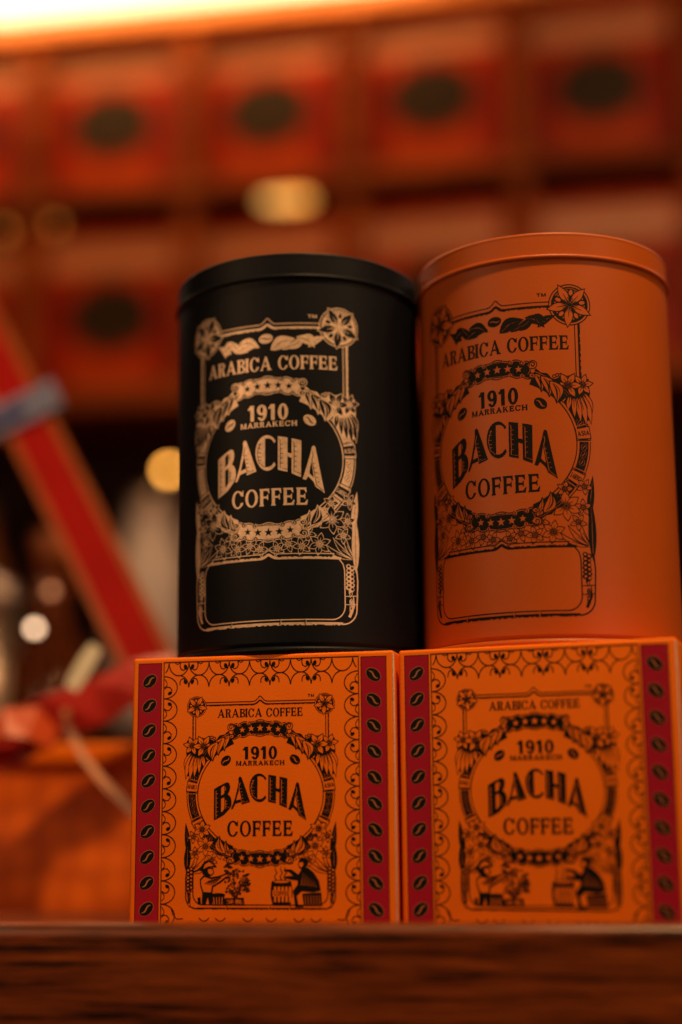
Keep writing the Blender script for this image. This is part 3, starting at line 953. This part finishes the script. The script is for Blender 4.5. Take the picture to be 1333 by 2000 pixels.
def scenes(a):
    """the two engraved vignettes: a picker at a coffee shrub, a seated man at a barrel"""
    rnd = random.Random(21)
    # picker: hat, head, shirt, trousers, arms
    a.P([(26.0, 75.2), (27.4, 73.4), (28.2, 72.4), (29.8, 72.0), (31.0, 72.8), (32.2, 73.8), (32.6, 74.4), (29.5, 74.6), (27.0, 75.9)])
    a.P([(27.2, 75.4), (29.6, 74.6), (31.3, 74.7), (31.4, 75.6), (31.7, 76.2), (31.3, 76.8), (30.6, 77.3), (29.5, 77.8), (28.6, 77.6), (27.4, 76.8)])
    a.P([(27.6, 75.0), (28.2, 73.4), (29.7, 72.5), (30.8, 73.2), (31.6, 73.9), (29.4, 74.2)], 0)
    a.P([(29.2, 75.0), (31.1, 75.0), (31.2, 75.7), (31.4, 76.2), (31.0, 76.6), (30.4, 77.0), (29.5, 76.4)], 0)
    a.ell(30.7, 75.6, .12, .12, 0, 1, 6)
    a.P([(27.6, 77.3), (26.4, 78.6), (26.6, 81.0), (27.4, 83.3), (31.0, 83.5), (31.4, 81.2), (34.0, 79.8), (37.2, 77.4), (36.6, 76.3), (33.4, 77.4), (30.6, 77.8)])
    a.P([(28.0, 77.7), (26.8, 78.9), (27.0, 80.8), (27.8, 82.9), (30.5, 83.0), (30.8, 81.0), (33.6, 79.4), (36.7, 77.3), (36.4, 76.8), (33.4, 78.0), (30.6, 78.5)], 0)
    for k in range(7):
        a.line([(28.0+.5*k, 80.2+.1*k), (30.0+.7*k, 79.0-.2*k)], [.08, .3])
    for k in range(5):
        a.line([(30.9+k, 81.6-.7*k), (32.0+k, 80.3-.7*k)], [.4, .1])
    a.P([(27.3, 83.2), (31.2, 83.2), (31.0, 87.3), (29.9, 87.3), (29.4, 84.6), (28.6, 87.3), (27.2, 87.3)])
    a.P([(25.6, 85.0), (26.6, 84.6), (27.0, 87.4), (25.8, 87.2)])
    # basket
    a.P([(30.8, 84.0), (35.6, 84.0), (34.9, 87.5), (31.4, 87.5)])
    for k in range(4):
        a.line([(31.5+k*1.05, 84.6), (31.8+k*.9, 87.2)], .34, 0)
    a.ell(33.2, 83.9, 2.6, .65, 0, 1, 14)
    a.P([(35.4, 85.0), (42.5, 84.8), (42.8, 87.5), (35.0, 87.5)])
    for k in range(26):
        a.line([(35.6+rnd.random()*6.8, 85.2+rnd.random()*2), (36.0+rnd.random()*6.4, 85.2+rnd.random()*2)], .12, 0)
    # shrub
    a.line([(39.0, 87), (39.2, 82), (38.6, 78)], [.7, .5, .3])
    for k in range(80):
        an, rr = rnd.uniform(0, 2*pi), sqrt(rnd.random())
        x, y = 39.6+4.3*rr*cos(an), 79.8+4.6*rr*sin(an)
        b = rnd.uniform(0, 2*pi)
        l = rnd.uniform(1.0, 1.9)
        a.leaf(x, y, x+l*cos(b), y+l*sin(b), .75, .13, False, rnd.random() < .62)
    for k in range(9):
        an = rnd.uniform(-.6, 1.2)
        x, y = 42.0+rnd.random()*1.6, 79+rnd.uniform(-3, 5)
        a.leaf(x, y, x+2.2*cos(an), y+1.6*sin(an), .9, .14, False, 1)
    a.leaf(35.0, 74.6, 37.6, 73.0, 1.0, .15, False, 1); a.leaf(35.2, 75.4, 37.6, 76.6, 1.2, .15, False, 1); a.leaf(36.2, 74.2, 38.6, 74.6, 1.1, .15, False, 1)
    # barrel with its word
    a.P([(52.6, 79.3), (59.6, 79.3), (60.0, 81.5), (60.1, 84.0), (59.3, 87.5), (53.0, 87.5), (52.2, 84.0), (52.3, 81.5)])
    for k in range(5):
        x = 53.4+k*1.35
        a.P([(x, 81.0), (x+.95, 81.0), (x+.9+.05*(k-2), 86.3), (x+.08, 86.3)], 0)
    a.ell(56.1, 79.5, 3.5, .7, 0, 1, 18); a.ell(56.1, 79.4, 2.9, .42, 0, 0, 16)
    a.rect(52.9, 82.3, 59.5, 84.4, 0)
    text(a, 'Coffee'.upper(), 53.4, 59.0, 84.1, -1.5, .18, .14, 0, .12)
    for x in (54.2, 56.2, 57.6):      # steam
        a.line([(x, 78.9), (x-.6, 77.6), (x+.3, 76.4), (x-.4, 75.2), (x-.2, 74.2)], [.45, .3, .35, .25, .1])
    # seated man
    a.P([(62.4, 72.3), (63.4, 71.3), (64.8, 71.3), (65.7, 72.3), (65.6, 73.7), (64.6, 75.0), (63.2, 75.2), (62.4, 74.4), (62.0, 73.5)])
    a.P([(62.2, 73.0), (63.8, 72.6), (64.1, 73.6), (63.4, 74.6), (62.6, 74.2)], 0)
    a.P([(63.6, 74.8), (65.6, 74.6), (67.8, 76.4), (69.6, 79.2), (70.2, 82.4), (67.5, 83.0), (63.4, 82.6), (61.6, 84.2), (62.2, 87.4), (64.0, 87.4), (64.0, 88.0), (61.0, 88.0), (60.6, 84.2), (60.2, 82.6), (61.9, 80.4), (62.0, 79.0), (59.4, 78.7), (57.4, 78.2), (57.4, 77.6), (60.4, 77.4), (59.0, 76.2), (57.0, 75.8), (57.1, 75.1), (59.8, 75.3), (62.2, 77.0)])
    for k in range(7):
        a.line([(64.0+.6*k, 76.2+.4*k), (63.2+.9*k, 80.6+.1*k)], [.06, .22], 0)
    a.P([(63.6, 83.4), (70.4, 83.0), (70.6, 87.6), (64.2, 87.6)])
    for k in range(6):
        a.line([(64.6+k*1.0, 83.9), (64.8+k*1.0, 87.2)], .22, 0)

bd_art = box_border()
fb, gb = crest(False)
cx_, cy_, ks = 48.3, 49.4, .825
crest_b = Art()
crest_b.sh = [([(cx_+x*ks, cy_-y*ks) for x, y in p], i) for p, i in fb.sh]
scenes(crest_b)
let_b = Art()
let_b.sh = [([(cx_+x*ks, cy_-y*ks) for x, y in p], i) for p, i in gb.sh]
strip = Art()
strip.rect(0, 2.1, 8.75, 95.0)
halo, seeds = Art(), Art()
halo.ell(0, 0, 3.05, 2.15, 0, 1, 24)
seeds.bean(0, 0, 2.9, 2.0, 0, .50)

def coffee_box(loc, yaw, label):
    t = empty('coffee_box', loc, (0, 0, yaw))
    tag(t, label, 'box', 'square card boxes on the counter')
    box('carton', (0, BW, 0, BW, -.0970, 0), M['orange_card'], t, .0012, 4)
    for x0 in (BW-.0004,):
        box('worn_edge', (x0, BW+.00006, -.00008, .0006, -.0962, -.0012), M['worn_card'], t, .0002, 2)
    return t
b1 = coffee_box((-.0765, .5637, .0610), -.2243, 'orange square coffee box with red bean strips, under the black tin')
parts = [bd_art.build('border_print', on_face(.00006), M['black_ink'], b1),
         crest_b.build('crest_print', on_face(.00006), M['black_ink'], b1),
         let_b.build('lettering_print', on_face(.00006), M['black_ink'], b1)]
flat = lambda l: (lambda x, y: (x/1000, -l, -y/1000))
st_me = strip.build('red_strip', flat(0), M['red_ink'], None)
h_o = halo.build('printed_bean', flat(0), M['tan_ink'], None)
s_o = seeds.build('printed_bean', flat(.00003), M['black_ink'], None)
bm = bmesh.new()
bm.from_mesh(h_o.data)
nh = len(bm.faces)
bm.from_mesh(s_o.data)
bm.faces.ensure_lookup_table()
for i, f in enumerate(bm.faces):
    f.material_index = 0 if i < nh else 1
bean_me = bpy.data.meshes.new('printed_bean')
bm.to_mesh(bean_me)
bm.free()
bean_me.materials.append(M['tan_ink'])
bean_me.materials.append(M['black_ink'])
strip_me = st_me.data
for o in (st_me, h_o, s_o):
    bpy.data.objects.remove(o)
b2 = coffee_box((.0198, .5442, .0610), -.3485, 'orange square coffee box with red bean strips, under the orange tin')
for p in parts:
    c = p.copy()
    COL.objects.link(c)
    c.parent = b2
for bx in (b1, b2):
    for x0, d in ((2.3, -1), (85.35, 1)):
        so = bpy.data.objects.new('red_strip', strip_me)
        COL.objects.link(so)
        so.parent = bx
        so.location = (x0/1000, -.00004, 0)
        for k in range(10):
            bo = bpy.data.objects.new('printed_bean', bean_me)
            COL.objects.link(bo)
            bo.parent = so
            bo.location = (.00432, -.00004, -(8.4+8.93*k)/1000)
            bo.rotation_euler = (0, d*radians(38), 0)
            bo.scale = (-d, 1, 1)

# ------------------------------------------------------------------ the display shelf behind (frame: u along the wall, v into it, z up)
WALL = (0, 1.6, 0)
WYAW = radians(-9.2)
shelf = empty('display_shelf', WALL, (0, 0, WYAW))
tag(shelf, 'wooden display shelf filled with orange gift packages, blurred behind the tins', 'shelf')
U0, U1 = -.75, .75
for z0, z1, n in ((.903, .930, 'cornice'), (.692, .712, 'shelf_board'), (.452, .478, 'shelf_board')):
    box(n, (U0, U1, -.015, .22, z0, z1), M['cornice'] if n == 'cornice' else M['shelf_wood'], shelf, .003)
box('back_panel', (U0, U1, .20, .215, .478, .903), M['dark_wood'], shelf)
for k in range(-2, 4):
    u = -.3555+.1858*(k+1)
    for z0, z1 in ((.478, .692), (.712, .903)):
        box('post', (u-.011, u+.011, -.008, .16, z0+.0005, z1-.0005), M['shelf_wood'], shelf, .002)

def package():
    t = empty('gift_package', (0, 0, 0))
    box('carton', (-.080, .080, 0, .12, 0, .188), M['package_orange'], t, .002)
    for s in (-1, 1):
        box('side_strip', (min(s*.050, s*.0795), max(s*.050, s*.0795), -.0006, .0004, .004, .135), M['package_red'], t)
    box('pale_band', (-.0735, .0735, -.0008, .0004, .142, .172), M['package_pale'], t)
    vs, fs = [], []
    n = 40
    for l in (-.0018, .0003):
        vs += [(.049*cos(2*pi*i/n), l, .040*sin(2*pi*i/n)) for i in range(n)]
    fs = [tuple(range(n))]+[(i, (i+1) % n, n+(i+1) % n, n+i) for i in range(n)]
    m = new_obj('medallion', vs, fs, M['package_dark'], t, loc=(0, 0, .087))
    ring_ = lathe('medallion_rim', [(.0505, -.0004), (.0540, -.0004), (.0540, .0012), (.0505, .0012)], M['package_red'], m, 48, True)
    ring_.rotation_euler = (radians(90), 0, 0)
    ring_.scale = (1, .84, 1)
    return t
proto = package()
def copy_tree(o, parent=None):
    c = o.copy()
    COL.objects.link(c)
    c.parent = parent
    for ch in o.children:
        copy_tree(ch, c)
    return c
def at_wall(u, v, z):
    return (WALL[0]+u*cos(WYAW)-v*sin(WYAW), WALL[1]+u*sin(WYAW)+v*cos(WYAW), z)
spots = [(-.450, .712, 'orange gift package at the left end of the upper shelf'),
         (-.264, .712, 'second orange package from the left on the upper shelf, dark oval on it'),
         (-.080, .712, 'orange package on the upper shelf, over the black tin, with dark oval'),
         (.106, .712, 'orange package on the upper shelf, over the gap between the tins'),
         (.290, .712, 'orange package at the right end of the upper shelf, over the orange tin'),
         (-.450, .4785, 'orange gift package at the left end of the lower shelf'),
         (-.264, .4785, 'orange package on the lower shelf, left of the black tin'),
         (-.080, .4785, 'orange package on the lower shelf, only its top showing above the black tin'),
         (.106, .4785, 'orange package on the lower shelf, its top showing between both tin lids'),
         (.290, .4785, 'orange package on the lower shelf, only its top showing above the orange tin')]
for i, (u, z, lb) in enumerate(spots):
    t = proto if i == 0 else copy_tree(proto)
    t.location = at_wall(u+random.uniform(-.005, .005), .012+random.uniform(0, .012), z)
    t.rotation_euler = (0, 0, WYAW+random.uniform(-.05, .05))
    tag(t, lb, 'package', 'orange gift packages on the shelf')

# bright cove above the shelf
cl = box('ceiling_light', (-1.1, 1.1, .06, .30, .953, 1.30), glow('cove_glow', (1.0, .84, .62), 2.0), None)
cl.location = WALL
cl.rotation_euler = (0, 0, WYAW)
tag(cl, 'bright glowing ceiling panel above the shelf, top left', 'ceiling light')

# small warm lamps that show as discs of light
def lamp(name, loc, r, strength, col, label, cord=None):
    t = empty(name, loc)
    tag(t, label, 'lamp', 'small warm lamps')
    prof = [(r*sin(radians(a)), -r*cos(radians(a))) for a in range(0, 181, 15)]
    prof[0] = (0, -r); prof[-1] = (0, r)
    lathe('bulb', prof, glow('bulb_glow', col, strength), t, 20)
    k = -1 if cord and cord < 0 else 1
    lathe('socket', [(0, k*r*.8), (r*.7, k*r*.8), (r*.7, k*r*2.0), (0, k*r*2.0)], M['dark_wood'], t, 16)
    if cord:
        tube('cord' if cord > 0 else 'stem', [(0, 0, r*1.9 if cord > 0 else -r*.9), (0, 0, cord)], .0008 if cord > 0 else .0013, M['dark_wood'], t)
    return t
GOLD = (1.0, .50, .12)
lamp('shelf_lamp', at_wall(-.161, -.10, .357), .0045, 17, (1.0, .40, .06), 'round golden light at the left edge of the black tin', .10)
lamp('shelf_lamp', at_wall(-.047, -.006, .680), .006, 2.3, (1.0, .40, .07), 'golden light above the lid of the black tin, under the upper shelf').scale = (3.0, 1, 1)
lamp('shelf_lamp', at_wall(-.062, -.006, .680), .006, 1.8, GOLD, 'dim golden light beside the brighter one above the black tin').scale = (4.0, 1, 1)
lamp('shelf_lamp', at_wall(-.325, -.006, .670), .006, .4, (1.0, .36, .06), 'faint brown light at the upper left, under the upper shelf')
lamp('shelf_lamp', at_wall(-.385, -.006, .668), .006, .5, (1.0, .36, .06), 'faint light at the left edge, under the upper shelf')

# ------------------------------------------------------------------ back counter with vessels
bc = box('back_counter', (-.85, .85, -.16, .40, -.2, .098), M['dark_wood'], None, .003)
bc.location = WALL; bc.rotation_euler = (0, 0, WYAW)
tag(bc, 'dark wooden back counter below the shelf', 'counter')
bw = box('back_wall', (-1.6, 1.6, .42, .44, -.4, 2.2), M['dark_wood'], None)
bw.location = WALL; bw.rotation_euler = (0, 0, WYAW)
tag(bw, kind='structure')

def vessel(name, loc, prof, mat, label, cat, lid=None, handle=None):
    t = empty(name, loc)
    tag(t, label, cat)
    lathe('body', prof, mat, t, 48)
    if lid: lathe('lid', lid[0], lid[1], t, 48)
    if handle: tube('handle', handle[0], handle[1], handle[2], t)
    return t
steel = paint('steel', (.55, .42, .36), .28, .08, 40, metallic=.9)
pale = paint('pale_ceramic', (.55, .45, .50), .4, .1, 30)
brown = paint('brown_glaze', (.20, .055, .012), .3, .2, 30)
amber = glassy('amber_glass', (.45, .12, .02), .05)
clear = glassy('clear_glass', (.85, .75, .7), .02)
vessel('ceramic_jar', at_wall(-.198, -.03, .0985), [(0, 0), (.036, 0), (.042, .02), (.044, .12), (.040, .17), (.024, .205), (.022, .232), (.026, .238), (0, .238)], pale, 'tall pale jar in the dark, between red strap and black tin', 'jar',
       ([(0, .239), (.024, .239), (.024, .246), (.008, .254), (0, .256)], steel))
vessel('brown_jar', at_wall(-.40, -.06, .0985), [(0, 0), (.045, 0), (.05, .03), (.05, .16), (.035, .2), (.033, .23), (0, .23)], brown, 'brown glazed jar at the left edge behind the strap', 'jar',
       ([(0, .231), (.036, .231), (.036, .24), (0, .246)], steel))
vessel('coffee_pot', (-.262, 1.12, .0), [(0, .0), (.05, 0), (.052, .05), (.040, .11), (.026, .15), (.030, .165), (0, .165)], steel, 'small steel coffee pot at the lower left, mostly dark', 'pot',
       ([(0, .166), (.029, .166), (.02, .178), (.006, .182), (.006, .192), (0, .193)], steel),
       ([(.035, 0, .14), (.07, 0, .13), (.078, 0, .09), (.05, 0, .04)], .005, M['dark_wood']))
vessel('amber_bottle', (-.200, 1.05, .0), [(0, 0), (.026, 0), (.028, .01), (.028, .11), (.012, .14), (.011, .18), (.013, .185), (0, .185)], amber, 'amber glass bottle under the red strap', 'bottle',
       ([(0, .186), (.013, .186), (.013, .2), (0, .2)], brown))
side = box('side_table', (-.6, .05, .98, 1.25, -.03, 0), M['dark_wood'], None, .003)
tag(side, 'dark table carrying the pot and the bottle, behind the hamper', 'table')
lamp('highlight_bead', (-.1844, .92, .1182), .0028, 6, (1.0, .66, .40), 'small glowing bead standing in for a white highlight, lower left beside the strap', -.076)  # added glowing bulb on a stem, in place of a bright highlight
lamp('highlight_bead', (-.1771, .93, .1422), .0028, .7, (1.0, .5, .25), 'faint glowing bead standing in for a dim highlight, above the brighter bead', -.10)  # added the same way, in place of a fainter highlight

# ------------------------------------------------------------------ gift hamper with its red strap
hm = empty('gift_hamper', (0, 0, 0))
tag(hm, 'orange patterned gift hamper behind the left box, with a wide red strap', 'hamper')
m, nt, b = new_mat('hamper_print')
tc = nt.nodes.new('ShaderNodeTexCoord')
vo = nt.nodes.new('ShaderNodeTexVoronoi'); vo.inputs['Scale'].default_value = 62; vo.inputs['Randomness'].default_value = .35
nt.links.new(tc.outputs['Object'], vo.inputs['Vector'])
cr = nt.nodes.new('ShaderNodeValToRGB')
cr.color_ramp.elements[0].position, cr.color_ramp.elements[0].color = .15, (.88, .160, .004, 1)
cr.color_ramp.elements[1].position, cr.color_ramp.elements[1].color = .65, (.58, .088, .002, 1)
nt.links.new(vo.outputs['Distance'], cr.inputs['Fac']); nt.links.new(cr.outputs['Color'], b.inputs['Base Color'])
b.inputs['Roughness'].default_value = .45
M['hamper'] = m
box('carton', (-.46, -.015, .775, .97, -.0557, .0305), M['hamper'], hm, .002)
box('lid', (-.463, -.012, .772, .973, .031, .0420), M['orange_card'], hm, .0025)
A, B_ = Vector((-.2460, .878, .352)), Vector((-.0610, .764, .0100))
pts = [A.lerp(B_, i/14)+Vector((0, 0, .004*sin(pi*i/14))) for i in range(15)]
wd = Vector((.9, .0, .46))
band('strap', pts, wd, .0200, .006, paint('red_strap', (.30, .005, .004), .6, .08, 50, spec=.1), hm)
for s in (-1, 1):
    off = wd.normalized()*s*.0120
    band('strap_edge', [p+off for p in pts], wd, .0042, .0070, paint('strap_edge', (.30, .07, .015), .35, .1, 50), hm)
d_ = (B_-A).normalized()
c_ = A.lerp(B_, .363)+Vector((0, -.006, 0))
lab = band('label_band', [c_-wd.normalized()*.026, c_-wd.normalized()*.01, c_+wd.normalized()*.01, c_+wd.normalized()*.024], d_, .019, .004, paint('blue_grey_label', (.15, .17, .32), .4, .25, 90), hm)
band('label_stripe', [c_+Vector((0, -.003, 0))-wd.normalized()*.026, c_+Vector((0, -.003, 0))+wd.normalized()*.004], d_, .008, .001, paint('dark_blue_label', (.03, .035, .16), .4, .2, 90), lab)

rb = empty('red_ribbon', (0, 0, 0))
tag(rb, 'folded red paper ribbon lying on the hamper at the left', 'ribbon')
rm = paint('red_paper', (.42, .016, .012), .4, .1, 60)
band('fold', [(-.20, .745, .026), (-.178, .74, .036), (-.158, .745, .043), (-.140, .74, .052), (-.118, .745, .060), (-.098, .745, .071), (-.08, .75, .078)], [(0, .6, 1), (.1, .3, 1), (0, .1, 1), (-.1, -.3, 1), (0, 0, 1), (.1, .3, 1), (0, .5, 1)], [.014, .02, .026, .022, .022, .019, .012], .003, rm, rb)
band('loop', [(-.172, .735, .040), (-.158, .728, .049), (-.146, .73, .049), (-.136, .735, .040)], (.1, .5, 1), [.008, .016, .018, .010], .003, paint('orange_paper', (.55, .07, .012), .4, .1, 60), rb)
sp = empty('measuring_scoop', (0, 0, 0))
tag(sp, 'pale bent scoop handle leaning in front of the hamper beside the box', 'scoop')
band('handle', [(-.1315, .735, .056), (-.1300, .735, .047), (-.1211, .73, .0328), (-.1105, .725, .0208), (-.0994, .72, .0108), (-.090, .715, .002)], (1, 0, .55), [.003, .0034, .0036, .004, .0042, .004], .002, paint('pale_metal', (.62, .26, .12), .35, .05, 50), sp)
band('grip_glint', [(-.1150, .72, .084), (-.1185, .72, .078), (-.1230, .72, .070), (-.1262, .72, .0640)], (1, 0, .5), [.006, .008, .008, .006], .003, paint('pale_glint', (.80, .78, .66), .3, .05, 50), sp)  # glint of a glass handle, put into the pale colour of this strip
